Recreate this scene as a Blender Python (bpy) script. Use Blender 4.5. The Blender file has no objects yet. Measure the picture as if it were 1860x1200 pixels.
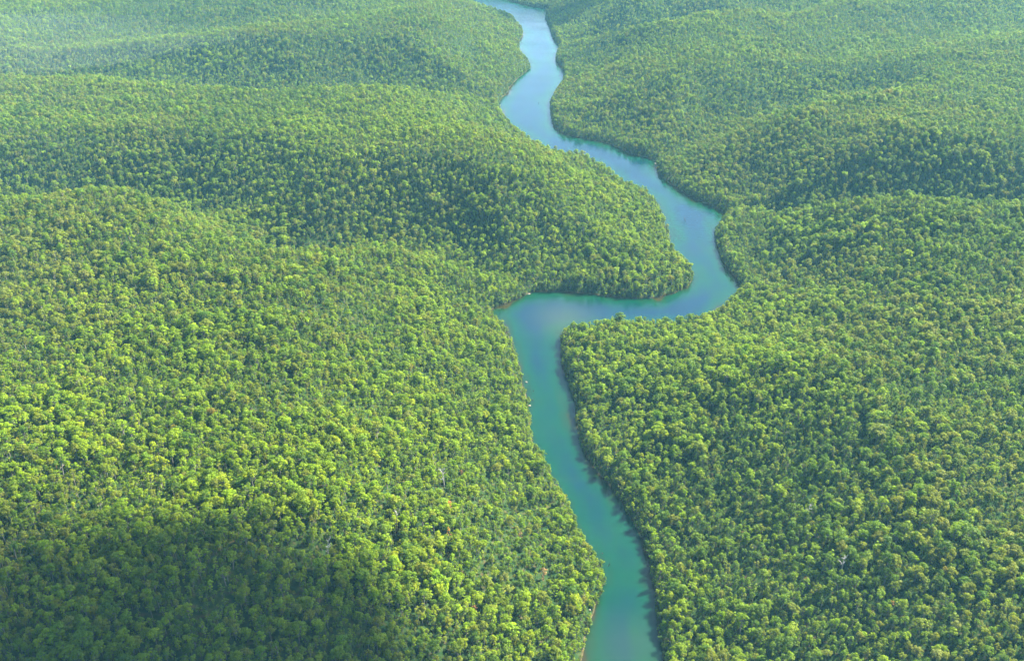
import bpy, math, random
import numpy as np
from mathutils import Vector
random.seed(7)
rng = np.random.default_rng(7)
sc = bpy.context.scene
COL = sc.collection

# ------------------------------------------------------------------ camera
H = 400.0                       # metres above the river
FPX = 1786.0                    # focal length in pixels of an 1860 px wide frame
PITCH = math.radians(29.0)
cam = bpy.data.cameras.new("camera")
cam.sensor_width = 36.0
cam.lens = FPX / 1860.0 * 36.0
cam.clip_start = 1.0
cam.clip_end = 40000.0
cam_ob = bpy.data.objects.new("camera", cam)
cam_ob.location = (0, 0, H)
cam_ob.rotation_euler = (math.pi / 2 - PITCH, 0, 0)
COL.objects.link(cam_ob)
sc.camera = cam_ob

# ------------------------------------------------------------------ light
SUN_EL = math.radians(44.0)
SUN_AZ = math.radians(55.0)     # clockwise from +Y (straight ahead) towards +X (right)
SUN_DIR = Vector((math.sin(SUN_AZ) * math.cos(SUN_EL), math.cos(SUN_AZ) * math.cos(SUN_EL), math.sin(SUN_EL)))
w = bpy.data.worlds.new("World")
sc.world = w
w.use_nodes = True
wn = w.node_tree
bg = wn.nodes["Background"]
sky = wn.nodes.new("ShaderNodeTexSky")
sky.sky_type = 'NISHITA'
sky.sun_disc = False
sky.sun_elevation = SUN_EL
sky.sun_rotation = SUN_AZ
sky.altitude = 200
sky.ozone_density = 0.4
sky.dust_density = 0.6
wn.links.new(sky.outputs[0], bg.inputs[0])
bg.inputs[1].default_value = 0.062
sl = bpy.data.lights.new("sun", 'SUN')
sl.energy = 5.0
sl.angle = math.radians(0.5)
sl.color = (1.0, 0.93, 0.74)
so = bpy.data.objects.new("sun", sl)
so.rotation_euler = SUN_DIR.to_track_quat('Z', 'Y').to_euler()
so.location = (900, 900, 1500)
COL.objects.link(so)

sc.view_settings.view_transform = 'Standard'
sc.view_settings.look = 'None'
sc.view_settings.exposure = 2.88
sc.view_settings.gamma = 1.0
sc.render.engine = 'CYCLES'
sc.cycles.max_bounces = 6
sc.cycles.diffuse_bounces = 3
sc.cycles.glossy_bounces = 2
sc.cycles.transmission_bounces = 2
sc.cycles.volume_bounces = 0
sc.cycles.use_denoising = True

# ------------------------------------------------------------------ helpers
SP, CP = math.sin(PITCH), math.cos(PITCH)
def unproject(u, v, z=0.0):
    a = (u - 930.0) / FPX
    b = -(v - 600.0) / FPX
    d = np.array([a, CP + b * SP, -SP + b * CP])
    t = (H - z) / -d[2]
    return np.array([d[0] * t, d[1] * t])
def project(x, y, z):
    dz = z - H
    dep = y * CP - dz * SP
    up = y * SP + dz * CP
    return 930 + FPX * x / dep, 600 - FPX * up / dep, dep

def hash2(ix, iy, seed):
    n = (ix.astype(np.int64) * 374761393 + iy.astype(np.int64) * 668265263 + seed * 1442695041) & 0x7fffffff
    n = ((n ^ (n >> 13)) * 1274126177) & 0x7fffffff
    n = n ^ (n >> 16)
    return (n & 0xffffff) / float(0xffffff)
def vnoise(x, y, s, seed=0):
    x = np.asarray(x) / s; y = np.asarray(y) / s
    ix = np.floor(x); iy = np.floor(y)
    fx = x - ix; fy = y - iy
    fx = fx * fx * (3 - 2 * fx); fy = fy * fy * (3 - 2 * fy)
    a = hash2(ix, iy, seed); b = hash2(ix + 1, iy, seed)
    c = hash2(ix, iy + 1, seed); d = hash2(ix + 1, iy + 1, seed)
    return (a * (1 - fx) + b * fx) * (1 - fy) + (c * (1 - fx) + d * fx) * fy
def fbm(x, y, s, seed=0, n=3):
    t = 0; amp = 1; tot = 0
    for k in range(n):
        t = t + amp * vnoise(x, y, s / 2 ** k, seed + 17 * k); tot += amp; amp *= 0.5
    return t / tot
def sstep(a, b, x):
    t = np.clip((x - a) / (b - a), 0, 1)
    return t * t * (3 - 2 * t)

def tag(o, label=None, cat=None, group=None, kind=None):
    if label: o["label"] = label
    if cat: o["category"] = cat
    if group: o["group"] = group
    if kind: o["kind"] = kind
    return o

def mesh_np(name, verts, faces_flat, nper, mats=(), smooth=False):
    """fast mesh: verts (n,3), faces_flat (m,nper) all with the same corner count"""
    me = bpy.data.meshes.new(name)
    verts = np.asarray(verts, dtype=np.float32); f = np.asarray(faces_flat, dtype=np.int32)
    me.vertices.add(len(verts)); me.vertices.foreach_set("co", verts.ravel())
    me.loops.add(f.size); me.loops.foreach_set("vertex_index", f.ravel())
    me.polygons.add(len(f))
    me.polygons.foreach_set("loop_start", np.arange(0, f.size, nper, dtype=np.int32))
    me.update(calc_edges=True)
    me.validate()
    if smooth:
        me.polygons.foreach_set("use_smooth", np.ones(len(me.polygons), dtype=bool))
    for m in mats: me.materials.append(m)
    return me
def link(name, me, parent=None, loc=None):
    o = bpy.data.objects.new(name, me)
    if parent is not None: o.parent = parent
    if loc is not None: o.location = loc
    COL.objects.link(o)
    return o
def empty(name, loc):
    o = bpy.data.objects.new(name, None); o.location = loc; o.empty_display_size = 1.0
    COL.objects.link(o); return o

# ------------------------------------------------------------------ materials
def new_mat(name):
    m = bpy.data.materials.new(name); m.use_nodes = True
    nt = m.node_tree; nt.nodes.clear()
    return m, nt, nt.nodes.new("ShaderNodeOutputMaterial")
def N(nt, t, **kw):
    n = nt.nodes.new(t)
    for k, v in kw.items(): setattr(n, k, v)
    return n
def ramp(nt, stops, fac=None):
    r = nt.nodes.new("ShaderNodeValToRGB")
    e = r.color_ramp.elements
    while len(e) < len(stops): e.new(0.5)
    for i, (p, c) in enumerate(stops): e[i].position = p; e[i].color = (*c, 1)
    if fac is not None: nt.links.new(fac, r.inputs[0])
    return r

# foliage: the tint belongs to each tree (custom property, or point attribute inside the wood)
M_LEAF, nt, out = new_mat("foliage")
at = N(nt, "ShaderNodeAttribute", attribute_type='INSTANCER', attribute_name="tint")
lv = N(nt, "ShaderNodeAttribute", attribute_type='GEOMETRY', attribute_name="leafvar")
hs = N(nt, "ShaderNodeHueSaturation")
mr = N(nt, "ShaderNodeMapRange"); mr.inputs[3].default_value = 0.62; mr.inputs[4].default_value = 1.42
mh = N(nt, "ShaderNodeMapRange"); mh.inputs[3].default_value = 0.515; mh.inputs[4].default_value = 0.482
nt.links.new(lv.outputs["Fac"], mr.inputs[0]); nt.links.new(lv.outputs["Fac"], mh.inputs[0])
nt.links.new(at.outputs["Color"], hs.inputs["Color"]); nt.links.new(mr.outputs[0], hs.inputs["Value"]); nt.links.new(mh.outputs[0], hs.inputs["Hue"])
pb = N(nt, "ShaderNodeBsdfPrincipled"); pb.inputs["Roughness"].default_value = 0.5; pb.inputs["Specular IOR Level"].default_value = 0.12
tr = N(nt, "ShaderNodeBsdfTranslucent")
gm = N(nt, "ShaderNodeMix", data_type='RGBA', blend_type='MULTIPLY'); gm.inputs[0].default_value = 1.0
gm.inputs[7].default_value = (1.2, 1.2, 0.4, 1)
nt.links.new(hs.outputs[0], gm.inputs[6])
mx = N(nt, "ShaderNodeMixShader"); mx.inputs[0].default_value = 0.54
nt.links.new(hs.outputs[0], pb.inputs["Base Color"]); nt.links.new(gm.outputs[2], tr.inputs[0])
nt.links.new(pb.outputs[0], mx.inputs[1]); nt.links.new(tr.outputs[0], mx.inputs[2]); nt.links.new(mx.outputs[0], out.inputs[0])

def bark(name, c0, c1):
    m, nt, out = new_mat(name)
    tc = N(nt, "ShaderNodeTexCoord"); nz = N(nt, "ShaderNodeTexNoise"); nz.inputs["Scale"].default_value = 1.3
    nt.links.new(tc.outputs["Object"], nz.inputs["Vector"])
    r = ramp(nt, [(0.3, c0), (0.7, c1)], nz.outputs["Fac"])
    p = N(nt, "ShaderNodeBsdfPrincipled"); p.inputs["Roughness"].default_value = 0.85
    nt.links.new(r.outputs[0], p.inputs["Base Color"]); nt.links.new(p.outputs[0], out.inputs[0])
    return m
M_BARK = bark("grey_bark", (0.07, 0.06, 0.05), (0.22, 0.20, 0.17))
M_DEAD = bark("bleached_wood", (0.22, 0.20, 0.18), (0.44, 0.42, 0.39))
M_CHAR = bark("charred_bark", (0.015, 0.013, 0.012), (0.06, 0.05, 0.045))
M_ROCK = bark("pale_rock", (0.09, 0.075, 0.055), (0.21, 0.18, 0.14))

# ground: leaf litter, red soil, low grass, sandy margin
M_GROUND, nt, out = new_mat("forest_floor")
geo = N(nt, "ShaderNodeNewGeometry"); sep = N(nt, "ShaderNodeSeparateXYZ"); nt.links.new(geo.outputs["Position"], sep.inputs[0])
n1 = N(nt, "ShaderNodeTexNoise"); n1.inputs["Scale"].default_value = 0.02; n1.inputs["Detail"].default_value = 6
n2 = N(nt, "ShaderNodeTexNoise"); n2.inputs["Scale"].default_value = 0.35; n2.inputs["Detail"].default_value = 5
nt.links.new(geo.outputs["Position"], n1.inputs["Vector"]); nt.links.new(geo.outputs["Position"], n2.inputs["Vector"])
r1 = ramp(nt, [(0.35, (0.012, 0.03, 0.010)), (0.55, (0.024, 0.040, 0.013)), (0.68, (0.05, 0.042, 0.02)), (0.85, (0.15, 0.08, 0.04))], n2.outputs["Fac"])
r2 = ramp(nt, [(0.3, (0.022, 0.026, 0.013)), (0.7, (0.085, 0.066, 0.036))], n2.outputs["Fac"])
mz = N(nt, "ShaderNodeMapRange"); mz.inputs[1].default_value = 0.3; mz.inputs[2].default_value = 0.9; mz.inputs[3].default_value = 1; mz.inputs[4].default_value = 0
nt.links.new(sep.outputs[2], mz.inputs[0])
mm = N(nt, "ShaderNodeMix", data_type='RGBA'); nt.links.new(mz.outputs[0], mm.inputs[0]); nt.links.new(r1.outputs[0], mm.inputs[6]); nt.links.new(r2.outputs[0], mm.inputs[7])
p = N(nt, "ShaderNodeBsdfPrincipled"); p.inputs["Roughness"].default_value = 0.95; p.inputs["Specular IOR Level"].default_value = 0.0
bp = N(nt, "ShaderNodeBump"); bp.inputs["Strength"].default_value = 0.6; bp.inputs["Distance"].default_value = 0.6
nt.links.new(n2.outputs["Fac"], bp.inputs["Height"]); nt.links.new(bp.outputs[0], p.inputs["Normal"])
nt.links.new(mm.outputs[2], p.inputs["Base Color"]); nt.links.new(p.outputs[0], out.inputs[0])

# water: colour follows the depth (shallow sand, green shelf, blue channel)
M_WATER, nt, out = new_mat("river_water")
geo = N(nt, "ShaderNodeNewGeometry")
dp = N(nt, "ShaderNodeAttribute", attribute_type='GEOMETRY', attribute_name="depth")
sd = N(nt, "ShaderNodeAttribute", attribute_type='GEOMETRY', attribute_name="silt")
n1 = N(nt, "ShaderNodeTexNoise"); n1.inputs["Scale"].default_value = 0.03; n1.inputs["Detail"].default_value = 4
nt.links.new(geo.outputs["Position"], n1.inputs["Vector"])
ad = N(nt, "ShaderNodeMath", operation='MULTIPLY_ADD'); ad.inputs[1].default_value = 0.45; 
nt.links.new(n1.outputs["Fac"], ad.inputs[0]); 
sb = N(nt, "ShaderNodeMath", operation='SUBTRACT'); sb.inputs[1].default_value = 0.225
mpc = N(nt, "ShaderNodeMapping"); mpc.inputs["Scale"].default_value = (0.05, 0.010, 0.02); mpc.inputs["Rotation"].default_value = (0, 0, -0.25)
nc = N(nt, "ShaderNodeTexNoise"); nc.inputs["Scale"].default_value = 1.0; nc.inputs["Detail"].default_value = 4
nt.links.new(geo.outputs["Position"], mpc.inputs["Vector"]); nt.links.new(mpc.outputs[0], nc.inputs["Vector"])
ac = N(nt, "ShaderNodeMath", operation='MULTIPLY_ADD'); ac.inputs[1].default_value = 1.3
cc = N(nt, "ShaderNodeMath", operation='SUBTRACT'); cc.inputs[1].default_value = 0.65
nt.links.new(nc.outputs["Fac"], ac.inputs[0]); nt.links.new(dp.outputs["Fac"], ac.inputs[2]); nt.links.new(ac.outputs[0], cc.inputs[0])
nt.links.new(cc.outputs[0], ad.inputs[2]); nt.links.new(ad.outputs[0], sb.inputs[0])
WR = ramp(nt, [(0.0, (0.018, 0.016, 0.004)), (0.10, (0.004, 0.020, 0.007)), (0.35, (0.0001, 0.025, 0.013)), (0.62, (0.0001, 0.020, 0.019)), (1.0, (0.0001, 0.013, 0.028))], sb.outputs[0])
ms = N(nt, "ShaderNodeMix", data_type='RGBA'); ms.inputs[7].default_value = (0.034, 0.046, 0.026, 1)
nt.links.new(sd.outputs["Fac"], ms.inputs[0]); nt.links.new(WR.outputs[0], ms.inputs[6])
p = N(nt, "ShaderNodeBsdfPrincipled"); p.inputs["IOR"].default_value = 1.33
p.subsurface_method = 'BURLEY'; p.inputs["Subsurface Weight"].default_value = 1.0; p.inputs["Subsurface Radius"].default_value = (0.8, 1.0, 1.0); p.inputs["Subsurface Scale"].default_value = 4.0
nt.links.new(ms.outputs[2], p.inputs["Base Color"])
mp = N(nt, "ShaderNodeMapping"); mp.inputs["Scale"].default_value = (0.012, 0.03, 0.02)
nt.links.new(geo.outputs["Position"], mp.inputs["Vector"])
n3 = N(nt, "ShaderNodeTexNoise"); n3.inputs["Scale"].default_value = 1.0; n3.inputs["Detail"].default_value = 3
nt.links.new(mp.outputs[0], n3.inputs["Vector"])
mr = N(nt, "ShaderNodeMapRange"); mr.inputs[1].default_value = 0.1; mr.inputs[2].default_value = 0.9; mr.inputs[3].default_value = 0.08; mr.inputs[4].default_value = 0.32
nt.links.new(n3.outputs["Fac"], mr.inputs[0]); nt.links.new(mr.outputs[0], p.inputs["Roughness"])
n4 = N(nt, "ShaderNodeTexNoise"); n4.inputs["Scale"].default_value = 0.9; n4.inputs["Detail"].default_value = 4
nt.links.new(geo.outputs["Position"], n4.inputs["Vector"])
bp = N(nt, "ShaderNodeBump"); bp.inputs["Strength"].default_value = 0.12; bp.inputs["Distance"].default_value = 0.25
mp5 = N(nt, "ShaderNodeMapping"); mp5.inputs["Scale"].default_value = (0.10, 0.28, 0.1); mp5.inputs["Rotation"].default_value = (0, 0, 0.5)
n5 = N(nt, "ShaderNodeTexNoise"); n5.inputs["Scale"].default_value = 1.0; n5.inputs["Detail"].default_value = 5
nt.links.new(geo.outputs["Position"], mp5.inputs["Vector"]); nt.links.new(mp5.outputs[0], n5.inputs["Vector"])
wa = N(nt, "ShaderNodeMath", operation='MULTIPLY_ADD'); wa.inputs[1].default_value = 1.6
nt.links.new(n5.outputs["Fac"], wa.inputs[0]); nt.links.new(n4.outputs["Fac"], wa.inputs[2])
nt.links.new(wa.outputs[0], bp.inputs["Height"]); nt.links.new(bp.outputs[0], p.inputs["Normal"])
nt.links.new(p.outputs[0], out.inputs[0])

def volume_mat(name, color, density, aniso=0.0):
    m, nt, out = new_mat(name)
    v = N(nt, "ShaderNodeVolumePrincipled")
    v.inputs["Color"].default_value = (*color, 1); v.inputs["Density"].default_value = density
    v.inputs["Density Attribute"].default_value = ""; v.inputs["Temperature Attribute"].default_value = ""
    v.inputs["Anisotropy"].default_value = aniso
    nt.links.new(v.outputs[0], out.inputs["Volume"])
    try: m.cycles.homogeneous_volume = True
    except Exception: pass
    return m
M_HAZE = volume_mat("hazy_air", (0.25, 0.70, 1.0), 0.000050, 0.0)
M_CLOUD = volume_mat("cloud_vapour", (0.98, 0.98, 0.98), 0.022, 0.2)
M_MIST = volume_mat("valley_mist", (0.75, 0.9, 1.0), 0.00010, 0.0)

# ------------------------------------------------------------------ the river's course
# banks as seen in the photo: (u, v, height at which that edge was seen: 0 water line, up to ~11 where near tree tops hide it)
LEFT = [(1010,1500,2),(1040,1330,2),(1055,1240,2),(1059,1200,2),(1062,1170,2),(1066,1152,2),(1074,1134,2),(1071,1112,2),(1083,1096,2),(1094,1078,2),(1100,1056,2),(1099,1036,2),(1095,1018,3),(1084,1002,4),(1070,994,4),(1063,985,3),(1057,967,3),(1043,933,3),(1030,907,3),(1017,877,3),(1003,853,4),(989,833,4),(978,816,4),(972,800,3),(965,780,2),(963,762,2),(961,737,2),(959,718,2),(957,705,2),(953,695,2),(948,680,2),(943,662,2),(938,643,3),(931,613,3),(921,595,4),(906,579,4),(888,564,2),
(894,559,0),(906,557,0),(923,550,0),(940,543,0),(961,534,0),(965,529,0),(984,530,0),(1011,530,0),(1040,531,0),(1076,535,0),(1108,540,0),(1150,543,0),(1183,543,0),(1217,537,0),(1247,523,0),(1262,503,0),(1260,490,2),(1247,473,4),(1230,460,5),(1217,447,3),(1215,430,2),(1214,415,2),(1207,397,4),(1193,363,5),(1177,343,6),(1152,327,11),(1127,310,13),(1110,296,14),(1073,273,15),(1037,266,15),(1003,258,15),(967,244,13),(947,228,12),(920,208,11),(905,186,4),
(912,178,0),(922,170,0),(925,160,0),(940,143,0),(965,123,0),(960,110,3),(943,90,2),(943,75,0),(950,63,1),(948,50,3),(936,33,8),(930,17,14),(907,9,18),(873,-1,20),(830,-9,20),(760,-16,9),(650,-21,9)]
RIGHT = [(1300,1500,0),(1240,1330,0),(1215,1240,0),(1207,1200,0),(1203,1170,0),(1191,1140,0),(1190,1100,0),(1190,1060,0),(1181,1027,0),(1177,1000,0),(1157,967,0),(1143,933,0),(1120,903,0),(1112,880,0),(1087,866,0),(1069,845,0),(1063,824,0),(1056,806,0),(1047,787,0),(1043,767,0),(1045,747,0),(1042,727,0),(1038,707,0),(1027,687,0),(1020,663,0),(1018,643,0),(1019,625,0),(1018,610,0),(1020,597,4),(1026,587,8),(1045,578,12),(1100,573,12),(1150,572,12),(1200,569,12),(1250,567,12),(1275,565,12),(1307,549,10),(1333,534,7),(1347,517,2),(1335,503,0),(1317,483,0),(1303,453,0),(1297,423,0),(1307,400,5),(1323,386,2),(1313,382,0),(1273,367,0),(1237,347,0),(1218,333,0),(1199,320,0),(1191,303,0),(1196,289,2),(1180,288,0),(1147,280,0),(1103,260,0),(1063,252,0),(1020,243,0),(1004,227,0),(998,193,0),(1003,173,4),(1022,147,2),(1023,127,0),(1008,110,0),(1016,83,1),(1004,70,0),(998,50,0),(990,30,2),(997,17,0),(965,12,0),(932,4,0),(900,-8,0),(840,-16,0),(760,-22,0),(650,-26,0)]
def line_np(L):
    pts = np.array([unproject(*q) for q in L])
    res = []
    for a, b in zip(pts[:-1], pts[1:]):
        n = max(1, int(np.linalg.norm(b - a) / 6))
        for k in range(n): res.append(a + (b - a) * k / n)
    res.append(pts[-1]); res = np.array(res)
    for _ in range(2):                       # soften the corners
        res[1:-1] = 0.25 * res[:-2] + 0.5 * res[1:-1] + 0.25 * res[2:]
    return res
LB, RB = line_np(LEFT), line_np(RIGHT)
RIVER = np.vstack([LB, RB[::-1]])
def seg_dist(P, A, B):
    """distance of points P (n,2) from the chain of segments A-B"""
    d = np.full(len(P), 1e9)
    for a, b in zip(A, B):
        ab = b - a; L2 = max(ab @ ab, 1e-9)
        t = np.clip(((P - a) @ ab) / L2, 0, 1)
        q = a + t[:, None] * ab
        d = np.minimum(d, (P[:, 0] - q[:, 0]) ** 2 + (P[:, 1] - q[:, 1]) ** 2)
    return np.sqrt(d)
def inside(P, poly):
    x, y = P[:, 0], P[:, 1]; c = np.zeros(len(P), bool)
    n = len(poly)
    for i in range(n):
        x0, y0 = poly[i]; x1, y1 = poly[(i + 1) % n]
        if y0 == y1: continue
        c ^= ((y0 > y) != (y1 > y)) & (x < (x1 - x0) * (y - y0) / (y1 - y0) + x0)
    return c
def river_sdf(P):
    """positive on land, negative over water; bank wobble of a few metres"""
    out = np.empty(len(P))
    for s in range(0, len(P), 40000):
        Q = P[s:s + 40000]
        d = np.minimum(seg_dist(Q, LB[:-1], LB[1:]), seg_dist(Q, RB[:-1], RB[1:]))
        out[s:s + 40000] = np.where(inside(Q, RIVER), -d, d)
    return out - 1.2 + (vnoise(P[:, 0], P[:, 1], 9.0, 5) - 0.5) * 2.2

# side valleys: (pixel path, floor height at each end as share of the plateau, half width in metres)
# (u, v, height of the canopy crest seen there, how far beyond that crest the valley floor lies)
CREEKS = [
    ([(956,527,3,0),(905,505,14,15),(850,482,26,35),(780,458,38,60),(700,440,52,75),(600,437,60,80),(500,434,66,85),(440,415,72,90),(385,374,80,90),(320,346,82,95),(230,336,84,95),(100,338,84,95),(-100,345,84,95),(-400,360,84,95)], 0.0, 0.22, 125),
    ([(906,180,3,0),(872,172,22,30),(820,160,40,70),(740,156,56,110),(620,153,62,120),(480,151,66,120),(340,143,66,120),(180,128,66,120),(0,122,66,120),(-300,122,66,120)], 0.0, 0.25, 170),
    ([(1324,385,3,0),(1370,382,25,40),(1420,378,45,70),(1500,375,58,80),(1640,378,62,80),(1760,382,64,80),(1900,390,64,80),(2200,400,64,80)], 0.0, 0.10, 100),
    ([(1194,289,3,0),(1235,268,10,0),(1290,238,20,0),(1312,205,30,0),(1400,185,40,0),(1470,165,45,0),(1560,150,50,0)], 0.0, 0.4, 120),
    ([(1016,84,3,0),(1060,72,20,20),(1160,60,45,60),(1270,36,60,80),(1380,22,70,80),(1480,2,75,90)], 0.0, 0.5, 150),
    ([(995,18,3,0),(1080,16,8,0),(1250,10,8,0),(1400,-4,8,0),(1520,-14,8,0)], 0.0, 0.35, 170),
    ([(1350,514,3,0),(1400,498,20,10),(1470,480,30,20),(1560,470,40,20)], 0.1, 0.85, 70),
    ([(1500,110,40,0),(1600,85,40,0),(1700,65,40,0),(1900,50,40,0)], 0.6, 0.4, 170),
    ([(100,80,40,0),(300,65,40,0),(600,45,40,0),(760,25,30,0)], 0.45, 0.7, 180),
]
CR = []
for path, c0, c1, wd in CREEKS:
    q = np.array([unproject(u, v, z) + np.array([0, off]) for u, v, z, off in path])
    CR.append((q, c0, c1, wd))
def plateau(x, y):
    p = 57 + 8 * (fbm(x, y, 420, 3, 2) - 0.5) * 2
    c = unproject(150, 350, 50); p = p + 19 * np.exp(-(((x - c[0]) / 330) ** 2 + ((y - c[1]) / 170) ** 2))
    c = unproject(880, 250, 50); p = p + 8 * np.exp(-(((x - c[0]) / 230) ** 2 + ((y - c[1]) / 220) ** 2))
    c = unproject(1500, 400, 50); p = p + 9 * np.exp(-(((x - c[0]) / 300) ** 2 + ((y - c[1]) / 120) ** 2))
    c = unproject(1620, 290, 60); p = p + 13 * np.exp(-(((x - c[0]) / 260) ** 2 + ((y - c[1]) / 110) ** 2))
    c = unproject(1250, 10, 70); p = p + 25 * np.exp(-(((x - c[0]) / 500) ** 2 + ((y - c[1]) / 260) ** 2))
    c = unproject(1300, 560, 20); p = p - 20 * np.exp(-(((x - c[0]) / 150) ** 2 + ((y - c[1]) / 150) ** 2))
    return p
def terrain(P, sdf):
    x, y = P[:, 0], P[:, 1]
    pl = plateau(x, y)
    r = sstep(-10, 190, sdf)
    prof = r
    for q, c0, c1, wd in CR:
        A, B = q[:-1], q[1:]
        L = np.concatenate([[0], np.cumsum(np.linalg.norm(B - A, axis=1))])
        best = np.full(len(P), 1e9); tt = np.zeros(len(P))
        for i, (a, b) in enumerate(zip(A, B)):
            ab = b - a; t = np.clip(((P - a) @ ab) / (ab @ ab), 0, 1)
            dd = np.linalg.norm(P - (a + t[:, None] * ab), axis=1)
            m = dd < best; best[m] = dd[m]; tt[m] = (L[i] + t[m] * (L[i + 1] - L[i])) / L[-1]
        fl = c0 + (c1 - c0) * tt
        f = fl + (1 - fl) * sstep(0, wd, best * (0.88 + 0.24 * vnoise(x, y, 110, 31)))
        prof = np.minimum(prof, f)
    land = 0.25 + np.clip(sdf, 0, 5) * 0.6 + pl * prof * (0.97 + 0.06 * vnoise(x, y, 90, 9)) + 1.6 * (vnoise(x, y, 25, 12) - 0.5) * sstep(4, 25, sdf)
    water = np.clip(sdf * 0.45, -4, 0) 
    return np.where(sdf > 0, land, water)

# ------------------------------------------------------------------ ground: one sheet out to the horizon
def axis(parts):
    a = []
    for lo, hi, st in parts: a.append(np.arange(lo, hi, st))
    return np.concatenate(a + [[parts[-1][1]]])
xs = axis([(-9000, -1800, 600), (-1800, -700, 22), (-700, -120, 9), (-120, 330, 4), (330, 900, 9), (900, 1800, 22), (1800, 9000, 600)])
ys = axis([(-3000, 0, 300), (0, 240, 20), (240, 900, 5), (900, 1700, 8), (1700, 2900, 14), (2900, 12000, 650)])
X, Y = np.meshgrid(xs, ys)
P = np.stack([X.ravel(), Y.ravel()], 1)
sdf = river_sdf(P)
Z = terrain(P, sdf)
nx, ny = len(xs), len(ys)
idx = np.arange(nx * ny).reshape(ny, nx)
quads = np.stack([idx[:-1, :-1], idx[:-1, 1:], idx[1:, 1:], idx[1:, :-1]], -1).reshape(-1, 4)
ground = link("ground", mesh_np("ground", np.column_stack([P, Z]), quads, 4, [M_GROUND], True))
tag(ground, "reddish brown forest floor of low hills beneath the green canopy", "ground", kind="structure")
from bisect import bisect_right
def ground_z(x, y):
    P2 = np.column_stack([x, y]); ix = np.clip(np.searchsorted(xs, x, 'right') - 1, 0, nx - 2); iy = np.clip(np.searchsorted(ys, y, 'right') - 1, 0, ny - 2)
    fx = (x - xs[ix]) / (xs[ix + 1] - xs[ix]); fy = (y - ys[iy]) / (ys[iy + 1] - ys[iy])
    G = Z.reshape(ny, nx)
    return (G[iy, ix] * (1 - fx) + G[iy, ix + 1] * fx) * (1 - fy) + (G[iy + 1, ix] * (1 - fx) + G[iy + 1, ix + 1] * fx) * fy

# ------------------------------------------------------------------ water
wx = np.arange(-700, 340, 5.0); wy = np.arange(150, 2900, 5.0)
WX, WY = np.meshgrid(wx, wy); WP = np.stack([WX.ravel(), WY.ravel()], 1)
wsd = river_sdf(WP)
wi = np.arange(len(WP)).reshape(len(wy), len(wx))
wq = np.stack([wi[:-1, :-1], wi[:-1, 1:], wi[1:, 1:], wi[1:, :-1]], -1).reshape(-1, 4)
wq = wq[(wsd[wq].min(1) < 6)]
used = np.unique(wq); remap = -np.ones(len(WP), int); remap[used] = np.arange(len(used))
me = mesh_np("water", np.column_stack([WP[used], np.zeros(len(used))]), remap[wq], 4, [M_WATER], True)
dep = np.clip(-wsd[used] / 26.0, 0, 1)
c = unproject(1012, 572, 0); silt = 0.4 * np.exp(-(((WP[used, 0] - c[0] - 6) / 26) ** 2 + ((WP[used, 1] - c[1] + 5) / 30) ** 2))
c = unproject(1140, 1190, 0); silt = np.maximum(silt, 0.2 * np.exp(-(((WP[used, 0] - c[0]) / 30) ** 2 + ((WP[used, 1] - c[1]) / 26) ** 2)))
a = me.attributes.new("depth", 'FLOAT', 'POINT'); a.data.foreach_set("value", dep.astype(np.float32))
a = me.attributes.new("silt", 'FLOAT', 'POINT'); a.data.foreach_set("value", silt.astype(np.float32))
water = link("water", me)
tag(water, "turquoise river winding between the forested banks", "river", kind="structure")

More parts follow.
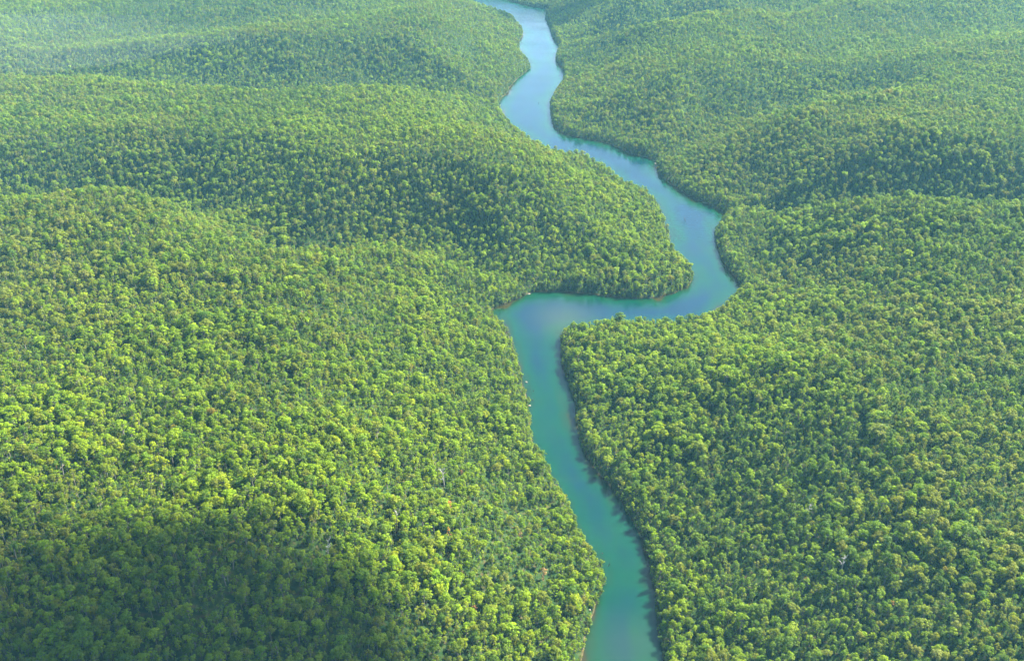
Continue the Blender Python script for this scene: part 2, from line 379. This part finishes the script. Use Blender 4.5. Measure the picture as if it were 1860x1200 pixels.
# ------------------------------------------------------------------ tree shapes
def rand_unit(n, r):
    v = r.normal(size=(n, 3)); return v / np.linalg.norm(v, axis=1)[:, None]
def leaf_quads(centers, normals, sizes, r):
    n = len(centers)
    t = np.cross(normals, rand_unit(n, r)); t /= np.linalg.norm(t, axis=1)[:, None] + 1e-9
    b = np.cross(normals, t)
    asp = r.uniform(0.6, 1.0, n)
    v = np.empty((n, 4, 3))
    for k, (s0, s1) in enumerate(((-1, -0.6), (0.5, -1), (1, 0.7), (-0.6, 1))):
        v[:, k] = centers + t * (s0 * sizes * 0.5)[:, None] + b * (s1 * sizes * asp * 0.5)[:, None] - normals * (r.uniform(0, 0.25, n) * sizes)[:, None] * (k % 2)
    return v.reshape(-1, 3)
def make_crown(seed, R, hgt, base, nclump, flat, leafn=44):
    nclump = int(nclump * 1.6)
    """foliage as many leaf sprays gathered in domes on the branch ends; returns mesh and the dome centres"""
    r = np.random.default_rng(seed)
    cs = []
    for i in range(nclump):
        a = i * 2.399 + r.uniform(-0.5, 0.5)
        q = math.sqrt((i + 0.35) / nclump)
        rr = R * 0.82 * q * r.uniform(0.65, 1.25)
        zt = base + (hgt - base) * (1 - flat * q ** 2 * r.uniform(0.5, 1.3) - r.uniform(0, 0.18))
        rad = R * r.uniform(0.17, 0.40) * (1.12 - 0.3 * q)
        cs.append((math.cos(a) * rr, math.sin(a) * rr, zt - rad * 0.8, rad))
        if r.random() < 0.55: cs.append((math.cos(a) * rr * 0.8, math.sin(a) * rr * 0.8, zt - rad * 0.8 - (hgt - base) * r.uniform(0.25, 0.5), rad * 0.85))
    C, Nn, S, V = [], [], [], []
    for (x, y, z, rad) in cs:
        n = int(leafn * (rad / (R * 0.36)) ** 1.5) + 8
        d = rand_unit(n, r); d[:, 2] = np.where(d[:, 2] < -0.3, -d[:, 2], d[:, 2])
        k = r.uniform(0.55, 1.05, n) ** 0.6
        p = d * k[:, None] * np.array([rad, rad, rad * 0.8]) + np.array([x, y, z])
        nn = d * 1.1 + rand_unit(n, r) * 0.6 + np.array([0, 0, 0.3]); nn /= np.linalg.norm(nn, axis=1)[:, None]
        C.append(p); Nn.append(nn); S.append(r.uniform(0.26, 0.46, n) * rad ** 0.5 * 1.3)
        hv = np.clip(r.normal(0.45, 0.16) + r.normal(0, 0.14, n), 0, 1); V.append(hv)
    C = np.vstack(C); Nn = np.vstack(Nn); S = np.concatenate(S); V = np.concatenate(V)
    v = leaf_quads(C, Nn, S, r)
    me = mesh_np("crown", v, np.arange(len(v)).reshape(-1, 4), 4, [M_LEAF])
    at = me.attributes.new("leafvar", 'FLOAT', 'FACE'); at.data.foreach_set("value", V.astype(np.float32))
    return me, cs
def tube(pts, rads, sides=6):
    """one tapered limb along a polyline"""
    vs, fs = [], []
    pts = [Vector(q) for q in pts]
    for i, (q, rd) in enumerate(zip(pts, rads)):
        d = (pts[min(i + 1, len(pts) - 1)] - pts[max(i - 1, 0)]).normalized()
        u = d.cross(Vector((0.3, 1, 0.1))).normalized(); v = d.cross(u)
        for k in range(sides):
            a = 2 * math.pi * k / sides
            vs.append(q + u * math.cos(a) * rd + v * math.sin(a) * rd)
    for i in range(len(pts) - 1):
        for k in range(sides):
            fs.append((i * sides + k, i * sides + (k + 1) % sides, (i + 1) * sides + (k + 1) % sides, (i + 1) * sides + k))
    return vs, fs
def limbs_mesh(name, limbs, mat):
    V, F = [], []
    for pts, rads in limbs:
        v, f = tube(pts, rads); o = len(V)
        V += v; F += [tuple(i + o for i in q) for q in f]
    return mesh_np(name, np.array([tuple(v) for v in V]), np.array(F), 4, [mat], True)
def make_trunk(seed, hgt, base, cs, mat=None):
    r = random.Random(seed)
    lean = (r.uniform(-0.5, 0.5), r.uniform(-0.5, 0.5))
    fork = (lean[0] * 0.6, lean[1] * 0.6, base * 0.85)
    t = hgt * 0.016 + 0.06
    limbs = [([(0, 0, -0.8), (lean[0] * 0.3, lean[1] * 0.3, base * 0.45), fork, (lean[0], lean[1], hgt * 0.86)], [t * 1.25, t, t * 0.8, t * 0.2])]
    for (x, y, z, rad) in cs:
        k = r.uniform(0.0, 0.35)
        s = (fork[0] + lean[0] * k, fork[1] + lean[1] * k, base * (0.8 + k))
        m = (s[0] + (x - s[0]) * 0.5, s[1] + (y - s[1]) * 0.5, s[2] + (z - s[2]) * 0.62)
        limbs.append(([s, m, (x, y, z)], [t * 0.5, t * 0.34, t * 0.12]))
    return limbs_mesh("trunk", limbs, mat or M_BARK)
#        crown radius, height, crown base, clumps, flatness
SPEC = [(3.6, 12.5, 5.5, 9, 0.55), (4.3, 14.0, 6.5, 13, 0.6), (3.0, 11.0, 4.0, 8, 0.6), (4.9, 14.5, 7.0, 16, 0.5),
        (2.5, 10.0, 3.6, 7, 0.75), (3.4, 13.5, 6.0, 10, 0.7), (4.0, 11.5, 5.5, 11, 0.62), (2.1, 8.0, 2.6, 5, 0.7),
        (3.8, 13.0, 8.0, 8, 0.45), (2.8, 12.5, 4.5, 9, 0.8)]
NP_ = len(SPEC)
PROTO = []
for i, (R, hg, bs, nc, fl) in enumerate(SPEC):
    cm, cs = make_crown(100 + i, R, hg, bs, nc, fl)
    PROTO.append((cm, make_trunk(200 + i, hg, bs, cs), R, hg))

# ------------------------------------------------------------------ where the trees stand
CELL = 3.3
gx = np.arange(-1750, 1750, CELL); gy = np.arange(255, 2900, CELL)
GX, GY = np.meshgrid(gx, gy)
GX = GX + (np.arange(len(gy)) % 2 * CELL / 2)[:, None]
TX = (GX + rng.uniform(-0.46, 0.46, GX.shape) * CELL).ravel(); TY = (GY + rng.uniform(-0.46, 0.46, GX.shape) * CELL).ravel()
u, v, dpt = project(TX, TY, np.full(len(TX), 25.0))
keep = (u > -330) & (u < 2190) & (v > -70) & (v < 1480)
TX, TY = TX[keep], TY[keep]
ts = river_sdf(np.column_stack([TX, TY]))
keep = ts > 1.4
TX, TY, ts = TX[keep], TY[keep], ts[keep]
dens = fbm(TX, TY, 60, 41, 3)
keep = rng.random(len(TX)) < np.clip(0.86 + 1.2 * (dens - 0.4), 0.7, 1.0)
keep |= ts < 9
TX, TY, ts = TX[keep], TY[keep], ts[keep]
# a lower storey of shrubs, and bushes crowding the water's edge
CELL2 = 4.3
hx, hy = np.meshgrid(np.arange(-620, 620, CELL2), np.arange(255, 1150, CELL2))
hx = (hx + rng.uniform(-.5, .5, hx.shape) * CELL2).ravel(); hy = (hy + rng.uniform(-.5, .5, hy.shape) * CELL2).ravel()
b2 = []
for L in (LB, RB):
    for a, b in zip(L[:-1], L[1:]):
        if 180 < a[1] < 2600:
            m = max(1, int(np.linalg.norm(b - a) / 0.5))
            for q in range(m): b2.append(a + (b - a) * rng.random() + rng.normal(0, 2.6 if q % 2 else 1.0, 2))
b2 = np.array(b2)
hx = np.concatenate([hx, b2[:, 0]]); hy = np.concatenate([hy, b2[:, 1]])
isbank = np.arange(len(hx)) >= len(hx) - len(b2)
u, v, dpt = project(hx, hy, np.full(len(hx), 20.0)); hs_ = river_sdf(np.column_stack([hx, hy]))
keep = (u > -330) & (u < 2190) & (v > -70) & (v < 1480) & (hs_ > np.where(isbank, -0.9, 1.0)) & (~isbank | (hs_ < 7))
n0 = len(TX)
TX = np.concatenate([TX, hx[keep]]); TY = np.concatenate([TY, hy[keep]]); ts = np.concatenate([ts, hs_[keep]])
shrub = np.arange(len(TX)) >= n0
nT = len(TX)
TZ = ground_z(TX, TY)
# stature: clumps of tall trees, smaller ones between
big = fbm(TX, TY, 38, 77, 2)
tscale = np.clip(0.28 + 0.60 * big + rng.normal(0, 0.17, nT), 0.28, 1.2)
tscale = tscale * (1 - 0.16 * sstep(550, 1500, TY)); edge = sstep(16, 4, ts); RIGHT_SIDE = np.interp(TY, RB[::-1][np.argsort(RB[::-1][:, 1])][:, 1], RB[::-1][np.argsort(RB[::-1][:, 1])][:, 0]) < TX + 6
tscale = np.where(RIGHT_SIDE, np.maximum(tscale, 0.62 * edge) * (1 + 0.05 * edge), tscale * (1 - 0.1 * edge))
kind = rng.integers(0, NP_, nT)
kind = np.where((ts < 7) & (rng.random(nT) < 0.6), rng.choice([4, 7, 9, 2], nT), kind)
tscale = np.where(shrub, rng.uniform(0.34, 0.72, nT), tscale); kind = np.where(shrub, rng.choice([4, 7, 9], nT), kind)
rot = rng.uniform(0, 2 * math.pi, nT)
PAL = [("mid green", (0.096, 0.180, 0.015)), ("dark green", (0.045, 0.108, 0.017)), ("olive green", (0.138, 0.176, 0.028)),
       ("lime green", (0.158, 0.258, 0.010)), ("yellow green", (0.205, 0.285, 0.010)), ("grey green", (0.145, 0.180, 0.070)), ("brownish", (0.17, 0.150, 0.040))]
palc = np.array([c for _, c in PAL])
warm = fbm(TX, TY, 160, 55, 3) + np.where(RIGHT_SIDE, 0.035, 0.015); grey = fbm(TX, TY, 130, 66, 3)
for (pu, pv, rx, ry, dw, dg) in ((250, 560, 260, 190, -0.03, 0.10), (420, 900, 170, 75, 0.07, -0.06), (1250, 740, 150, 110, 0.05, 0.0), (1600, 300, 320, 200, -0.02, -0.05), (1600, 700, 300, 220, 0.01, -0.05), (880, 230, 160, 150, 0.0, 0.06), (300, 100, 600, 350, -0.05, 0.04)):
    pc = unproject(pu, pv, 60); gs = np.exp(-((TX - pc[0]) / rx) ** 2 - ((TY - pc[1]) / ry) ** 2)
    warm = warm + dw * gs; grey = grey + dg * gs
wts = np.stack([np.full(nT, 1.0), 0.35 + 3.5 * np.clip(0.5 - warm, 0, 1), 0.35 + 5.0 * np.clip(grey - 0.45, 0, 1), 0.4 + 6.0 * np.clip(warm - 0.47, 0, 1),
                0.012 + 3.0 * np.clip(warm - 0.60, 0, 1), 0.05 + 4.0 * np.clip(grey - 0.57, 0, 1), np.full(nT, 0.004)], 1)
cum = np.cumsum(wts / wts.sum(1)[:, None], 1)
pi_ = (rng.random(nT)[:, None] > cum).sum(1).clip(0, len(PAL) - 1)
pi_ = np.where(shrub & (rng.random(nT) < 0.5), 1, pi_)  # half the shrubs tinted dark green, putting gap shade into their colour
palc = (palc * 0.76 + np.array([0.128, 0.198, 0.016]) * 0.24) * np.array([1.15, 1.04, 0.55])
tint = palc[pi_] * rng.uniform(0.85, 1.18, nT)[:, None] * rng.uniform(0.94, 1.06, (nT, 3))

# ------------------------------------------------------------------ the nearest trees, one object each
R_arr = np.array([s[0] for s in SPEC])[kind] * tscale
H_arr = np.array([s[1] for s in SPEC])[kind] * tscale
ut, vt, dt = project(TX, TY, TZ + H_arr)
inview = (ut > 4) & (ut < 1856) & (vt < 1178)
cand = np.where(inview & (R_arr > 1.6) & ~shrub)[0]
cand = cand[np.argsort(dt[cand])][:296]
solo = np.zeros(nT, bool); solo[cand] = True
def river_side(u): return "left" if u < 1130 else "right"
entries = []
for i in cand:
    size = "small" if R_arr[i] < 2.5 else ("medium" if R_arr[i] < 3.5 else "large")
    side = river_side(ut[i])
    row = "lowest" if vt[i] > 1150 else ("second" if vt[i] > 1115 else "upper")
    if side == "left":
        zone = "in the bottom left corner" if ut[i] < 300 else ("in the bottom cloud shadow" if ut[i] < 640 else ("in sun left of the river" if ut[i] < 1000 else "on the left river bank"))
    else:
        zone = "on the right river bank" if ut[i] < 1280 else ("in sun right of the river" if ut[i] < 1580 else "in the bottom right corner")
    entries.append([int(i), size, PAL[pi_[i]][0], zone, row, abs(ut[i] - 1130)])
ORD = ["nearest", "second nearest", "third nearest", "fourth nearest", "fifth nearest", "sixth nearest", "seventh nearest", "eighth nearest", "ninth nearest", "tenth nearest", "eleventh nearest", "twelfth nearest", "thirteenth nearest", "fourteenth nearest", "fifteenth nearest", "sixteenth nearest"]
byclass = {}
for e in entries: byclass.setdefault(tuple(e[1:5]), []).append(e)
labels = {}
for key, es in byclass.items():
    es.sort(key=lambda e: e[5])
    size, colr, zone, row = key
    for k, e in enumerate(es):
        base = f"{size} {colr} tree, {row} row {zone}"
        labels[e[0]] = base if len(es) == 1 else base + f", {ORD[min(k, 15)]} the river"
first = {}
for e in entries:
    i = e[0]; k = int(kind[i])
    if k not in first:
        root = empty("broadleaf_tree", (0, 0, 0))
        cr = link("crown", PROTO[k][0], root); tk = link("trunk", PROTO[k][1], root)
        first[k] = (root, cr, tk)
    else:
        r0, c0, t0 = first[k]
        root = r0.copy(); COL.objects.link(root)
        cr = c0.copy(); COL.objects.link(cr); cr.parent = root
        tk = t0.copy(); COL.objects.link(tk); tk.parent = root
    root.location = (TX[i], TY[i], TZ[i]); root.rotation_euler = (0, 0, rot[i])
    s = tscale[i]; root.scale = (s, s, s)
    cr["tint"] = [float(q) for q in tint[i]]
    tag(root, labels[i], "tree", "nearest trees along the bottom of the view")
for k in range(NP_):
    assert k in first, k

# ------------------------------------------------------------------ dead, dying and stranded things that stand out one by one
def on_ground(u, v, lift=0.0):
    z = 20.0
    for _ in range(12):
        q = unproject(u, v, z + lift); z = 0.5 * z + 0.5 * float(ground_z(np.array([q[0]]), np.array([q[1]]))[0])
    return q[0], q[1], z
gone = np.zeros(nT, bool)
def clear(x, y, r, ahead):
    """no other tree within r, nor between the thing and the open side"""
    global gone
    t = np.clip((-(TY - y)) / max(ahead, 0.1), 0, 1)
    gone |= (np.hypot(TX - x, TY - (y - t * ahead)) < r)
def limb_path(r, s, d, L, n=4, wob=0.18):
    pts = [Vector(s)]; d = Vector(d).normalized()
    for k in range(n):
        d = (d + Vector((r.uniform(-wob, wob), r.uniform(-wob, wob), r.uniform(-wob * .5, wob)))).normalized()
        pts.append(pts[-1] + d * L / n)
    return pts
def dead_tree(u, v, h, label, seed, mat, charred=False):
    r = random.Random(seed)
    x, y, z = on_ground(u, v, h * 0.7)
    trunk = limb_path(r, (0, 0, -0.8), (r.uniform(-.1, .1), r.uniform(-.1, .1), 1), h + 0.8, 5, 0.06)
    w0 = 0.026 * h + 0.04
    ob = link("dead_tree", limbs_mesh("dead_tree", [(trunk, [w0, w0 * .9, w0 * .75, w0 * .6, w0 * .4, w0 * .15])], M_CHAR if charred else mat), None, (x, y, z))
    for k in range(4 if charred else 9):
        f = r.uniform(0.82, 0.95) if charred else r.uniform(0.42, 0.95)
        i = min(int(f * 5), 4); s = trunk[i].lerp(trunk[i + 1], f * 5 - i)
        a = k * 2.4 + r.uniform(-.5, .5); L = h * r.uniform(0.14, 0.34) * (0.6 if charred else 1)
        p1 = limb_path(r, s, (math.cos(a), math.sin(a), 0.85), L)
        p2 = limb_path(r, p1[2], (math.cos(a + .9), math.sin(a + .9), 0.9), L * .55)
        link("branch", limbs_mesh("branch", [(p1, [w0 * .5, w0 * .42, w0 * .33, w0 * .22, w0 * .1]), (p2, [w0 * .3, w0 * .25, w0 * .2, w0 * .14, w0 * .06])], mat), ob)
    tag(ob, label, "dead tree", "bare dead trees in the forest")
    clear(x, y, 1.7, h * 0.5)
dead_tree(806, 862, 13, "white leafless dead tree just left of a small orange tree", 1, M_DEAD)
dead_tree(718, 945, 15, "tall thin charred trunk with pale broken top", 2, M_DEAD, True)
dead_tree(1533, 1016, 12, "bare pale dead tree right of a dark gap, lower right forest", 4, M_DEAD)
dead_tree(593, 992, 12, "bare grey dead tree on the cloud shadow's edge, lower left", 6, M_DEAD)
dead_tree(1470, 922, 12, "bare pale dead tree high in the lower right forest", 7, M_DEAD)
def dying_tree(u, v, k, sx, sz, col, label):
    h = SPEC[k][1] * sz
    x, y, z = on_ground(u, v, h * 0.72)
    r0, c0, t0 = first[k]
    root = r0.copy(); root.name = "dying_tree"; COL.objects.link(root)
    cr = c0.copy(); COL.objects.link(cr); cr.parent = root
    tk = t0.copy(); COL.objects.link(tk); tk.parent = root
    root.location = (x, y, z); root.rotation_euler = (0, 0, u * 1.3); root.scale = (sx, sx, sz)
    cr["tint"] = list(col)
    for key in ("group",):
        if key in root: del root[key]
    tag(root, label, "dying tree", "orange and brown dying trees")
    clear(x, y, SPEC[k][0] * sx * 0.8 + 0.6, h * 0.45)
ORANGE, RUST, PINK = (0.52, 0.25, 0.09), (0.27, 0.15, 0.06), (0.30, 0.20, 0.09)
dying_tree(815, 962, 4, 0.55, 1.0, ORANGE, "narrow bright orange dead-leaved tree, the tallest orange one")
dying_tree(838, 856, 7, 0.7, 0.75, RUST, "small reddish orange tree beside a white leafless dead tree")
dying_tree(862, 1102, 7, 0.8, 0.8, RUST, "small rusty red tree near the bottom, left of the river")
dying_tree(945, 968, 4, 0.7, 0.7, PINK, "pale pinkish brown tree near the left river bank")
dying_tree(1622, 1094, 7, 0.8, 0.8, RUST, "small dark red tree in the lower right forest")
dying_tree(815, 914, 2, 0.6, 0.75, ORANGE, "small orange tipped tree above the tallest orange one")
dying_tree(988, 1036, 2, 0.8, 0.8, PINK, "brownish tree with sparse leaves near the river's lower left bend")
dying_tree(1345, 1117, 4, 0.6, 0.75, PINK, "pinkish small tree near the bottom, right of the river")
dying_tree(105, 848, 4, 0.8, 0.85, RUST, "rusty brown tree near the photo's left edge")
def rock(u, v, size, seed, label):
    r = np.random.default_rng(seed)
    x, y, z = on_ground(u, v)
    import bmesh
    bm = bmesh.new(); bmesh.ops.create_icosphere(bm, subdivisions=3, radius=1.0)
    co = np.array([q.co[:] for q in bm.verts]); f = np.array([[q.index for q in p.verts] for p in bm.faces]); bm.free()
    for _ in range(9):                                     # flat broken faces
        d = rand_unit(1, r)[0]; c = r.uniform(0.55, 0.85); t = co @ d
        co = co - np.clip(t - c, 0, 1)[:, None] * d
    co *= np.array(size) * 0.5
    ob = link("rock", mesh_np("rock", co, f, 3, [M_ROCK]), None, (x, y, max(z, 0) + size[2] * 0.12)); ob.rotation_euler = (0, 0, seed)
    tag(ob, label, "rock", "pale rocks on the river banks"); clear(x, y, 1.6, 3.0)
rock(1071, 1108, (1.5, 1.3, 1.3), 1, "white rock at the foot of the lower left bank")
rock(956, 697, (2.8, 1.6, 1.0), 2, "upper pale slab jutting from the left bank, middle reach")
rock(962, 738, (2.6, 1.8, 1.2), 4, "lower pale slab on the left bank, middle reach")
rock(1191, 300, (5.5, 3.5, 2.0), 5, "large pale rock on the right bank's far point")
rock(1193, 305, (3.0, 2.2, 1.4), 6, "small pale rock beside the large one on the far point")
rock(961, 535, (3.0, 2.0, 0.9), 7, "low brown rock at the tip of the left bend")
def snag(u, v, h, seed, label):
    r = random.Random(seed); p = unproject(u, v, 0)
    main = limb_path(r, (0, 0, -2.0), (r.uniform(-.5, .5), r.uniform(-.3, .3), 1), h + 2, 4, 0.12)
    ob = link("snag", limbs_mesh("snag", [(main, [.3, .27, .22, .16, .06])], M_CHAR), None, (p[0], p[1], 0))
    for k in range(2):
        s = main[2 + k]; a = r.uniform(0, 6.3)
        link("branch", limbs_mesh("branch", [(limb_path(r, s, (math.cos(a), math.sin(a), .6), h * .45), [.15, .13, .1, .07, .03])], M_CHAR), ob)
    tag(ob, label, "snag", "dead branches standing in the river")
snag(1246, 402, 5.0, 1, "dark dead branch standing midstream at the upper bend")
snag(967, 712, 2.2, 2, "dark twig in the water beside the left bank's pale slabs")
snag(970, 727, 1.8, 3, "small dark twig just below another by the left bank")
snag(1096, 1004, 2.0, 4, "dark twig off the lower left bank, upper of two")
snag(1104, 1028, 2.4, 5, "dark twig off the lower left bank, lower of two")
snag(977, 188, 3.0, 6, "tiny dark branch in the pale upper river")

# ------------------------------------------------------------------ the rest of the wood: one object
rest = ~solo & ~gone
ax = np.exp(rng.normal(0, 0.16, nT)) * np.where(shrub, 1.15, 1.0); ay = np.exp(rng.normal(0, 0.16, nT))
me = bpy.data.meshes.new("forest")
n = int(rest.sum()); me.vertices.add(n)
me.vertices.foreach_set("co", np.column_stack([TX[rest], TY[rest], TZ[rest]]).astype(np.float32).ravel())
def pattr(name, typ, data, key):
    a = me.attributes.new(name, typ, 'POINT'); a.data.foreach_set(key, data)
pattr("kind_index", 'INT', kind[rest].astype(np.int32), "value")
zs = tscale[rest] * rng.uniform(0.9, 1.12, n)
pattr("tree_scale", 'FLOAT_VECTOR', np.column_stack([tscale[rest] * ax[rest], tscale[rest] * ay[rest], zs * np.where(shrub[rest], 0.72, 1.0)]).astype(np.float32).ravel(), "vector")
pattr("turn", 'FLOAT_VECTOR', np.column_stack([rng.normal(0, 0.09, n), rng.normal(0, 0.09, n), rot[rest]]).astype(np.float32).ravel(), "vector")
pattr("tint", 'FLOAT_COLOR', np.column_stack([tint[rest], np.ones(n)]).astype(np.float32).ravel(), "color")
forest = link("forest", me)
tag(forest, "dense green eucalypt forest covering both sides of the river", "forest", kind="stuff")
ng = bpy.data.node_groups.new("forest_trees", 'GeometryNodeTree')
ng.interface.new_socket("Geometry", in_out='INPUT', socket_type='NodeSocketGeometry')
ng.interface.new_socket("Geometry", in_out='OUTPUT', socket_type='NodeSocketGeometry')
gi = ng.nodes.new("NodeGroupInput"); go = ng.nodes.new("NodeGroupOutput")
iop = ng.nodes.new("GeometryNodeInstanceOnPoints")
jn = ng.nodes.new("GeometryNodeJoinGeometry")
for k in reversed(range(NP_)):
    j2 = ng.nodes.new("GeometryNodeJoinGeometry")
    for ob in (first[k][1], first[k][2]):
        oi = ng.nodes.new("GeometryNodeObjectInfo"); oi.transform_space = 'ORIGINAL'
        oi.inputs["Object"].default_value = ob; oi.inputs["As Instance"].default_value = False
        ng.links.new(oi.outputs["Geometry"], j2.inputs[0])
    g2 = ng.nodes.new("GeometryNodeGeometryToInstance")
    ng.links.new(j2.outputs[0], g2.inputs[0]); ng.links.new(g2.outputs[0], jn.inputs[0])
def named(name, typ):
    a = ng.nodes.new("GeometryNodeInputNamedAttribute"); a.data_type = typ; a.inputs["Name"].default_value = name
    return a.outputs[0]
ng.links.new(gi.outputs[0], iop.inputs["Points"]); ng.links.new(jn.outputs[0], iop.inputs["Instance"])
iop.inputs["Pick Instance"].default_value = True
ng.links.new(named("kind_index", 'INT'), iop.inputs["Instance Index"])
ng.links.new(named("turn", 'FLOAT_VECTOR'), iop.inputs["Rotation"])
ng.links.new(named("tree_scale", 'FLOAT_VECTOR'), iop.inputs["Scale"])
ng.links.new(iop.outputs[0], go.inputs[0])
md = forest.modifiers.new("forest_trees", 'NODES'); md.node_group = ng
print("trees", nT, "solo", len(cand), "ground verts", len(P), "leaf faces", [len(p[0].polygons) for p in PROTO])

# ------------------------------------------------------------------ haze: one closed box of even air round camera and land
def box_mesh(name, lo, hi, mat):
    v = [(x, y, z) for x in (lo[0], hi[0]) for y in (lo[1], hi[1]) for z in (lo[2], hi[2])]
    f = [(0, 1, 3, 2), (4, 6, 7, 5), (0, 4, 5, 1), (2, 3, 7, 6), (0, 2, 6, 4), (1, 5, 7, 3)]
    return mesh_np(name, np.array(v, float), np.array(f), 4, [mat])
haze = link("haze", box_mesh("haze", (-9050, -3050, -5), (9050, 12050, H + 12), M_HAZE))
tag(haze, "pale blue haze in the air over the forest", "haze", kind="stuff")

# ------------------------------------------------------------------ clouds drifting above the frame: they shade patches of the forest
def cloud(u, v, alt, size, seed, label):
    """a puffy cloud whose shadow falls on the ground seen at (u, v)"""
    g = unproject(u, v, 45)
    c = Vector((g[0], g[1], 45)) + SUN_DIR * ((alt - 45) / SUN_DIR.z)
    import bmesh
    bm = bmesh.new(); bmesh.ops.create_icosphere(bm, subdivisions=5, radius=1.0)
    co = np.array([q.co[:] for q in bm.verts])
    f = np.array([[q.index for q in p.verts] for p in bm.faces])
    bm.free()
    o = seed * 13.7
    nz = fbm(co[:, 0] * 1.3 + co[:, 2] * 0.9 + o, co[:, 1] * 1.3 - co[:, 2] * 0.7 + o, 0.75, seed, 3)
    co = co * (0.35 + 1.3 * nz)[:, None] * np.array(size)
    lens = np.abs(co[:, 2]) / size[2]; co[:, 2] *= np.clip(lens, 0, 1.3)          # thins out towards the rim
    co[:, 2] = np.where(co[:, 2] < 0, co[:, 2] * 0.4, co[:, 2])
    ob = link("cloud", mesh_np("cloud", co, f, 3, [M_CLOUD], True), None, c)
    tag(ob, label, "cloud", kind="stuff")
cloud(210, 1310, 1200, (250, 125, 95), 3, "white cumulus cloud shading the bottom left corner of the forest")
cloud(1075, -12, 1500, (150, 110, 50), 5, "white cumulus cloud shading the far hillside above the river")

g = unproject(40, 95, 60)
import bmesh
bm = bmesh.new(); bmesh.ops.create_icosphere(bm, subdivisions=4, radius=1.0)
co = np.array([q.co[:] for q in bm.verts]); f = np.array([[q.index for q in p.verts] for p in bm.faces]); bm.free()
co = co * (0.6 + 0.8 * fbm(co[:, 0] * 1.2 + 3, co[:, 1] * 1.2 + co[:, 2], 0.8, 21, 3))[:, None]
co[:, 2] *= np.abs(co[:, 2]); co *= np.array((330, 190, 42))
mist = link("mist", mesh_np("mist", co, f, 3, [M_MIST], True), None, (g[0], g[1], 82))
tag(mist, "pale wisp of mist over the forest at the upper left edge", "mist", kind="stuff")
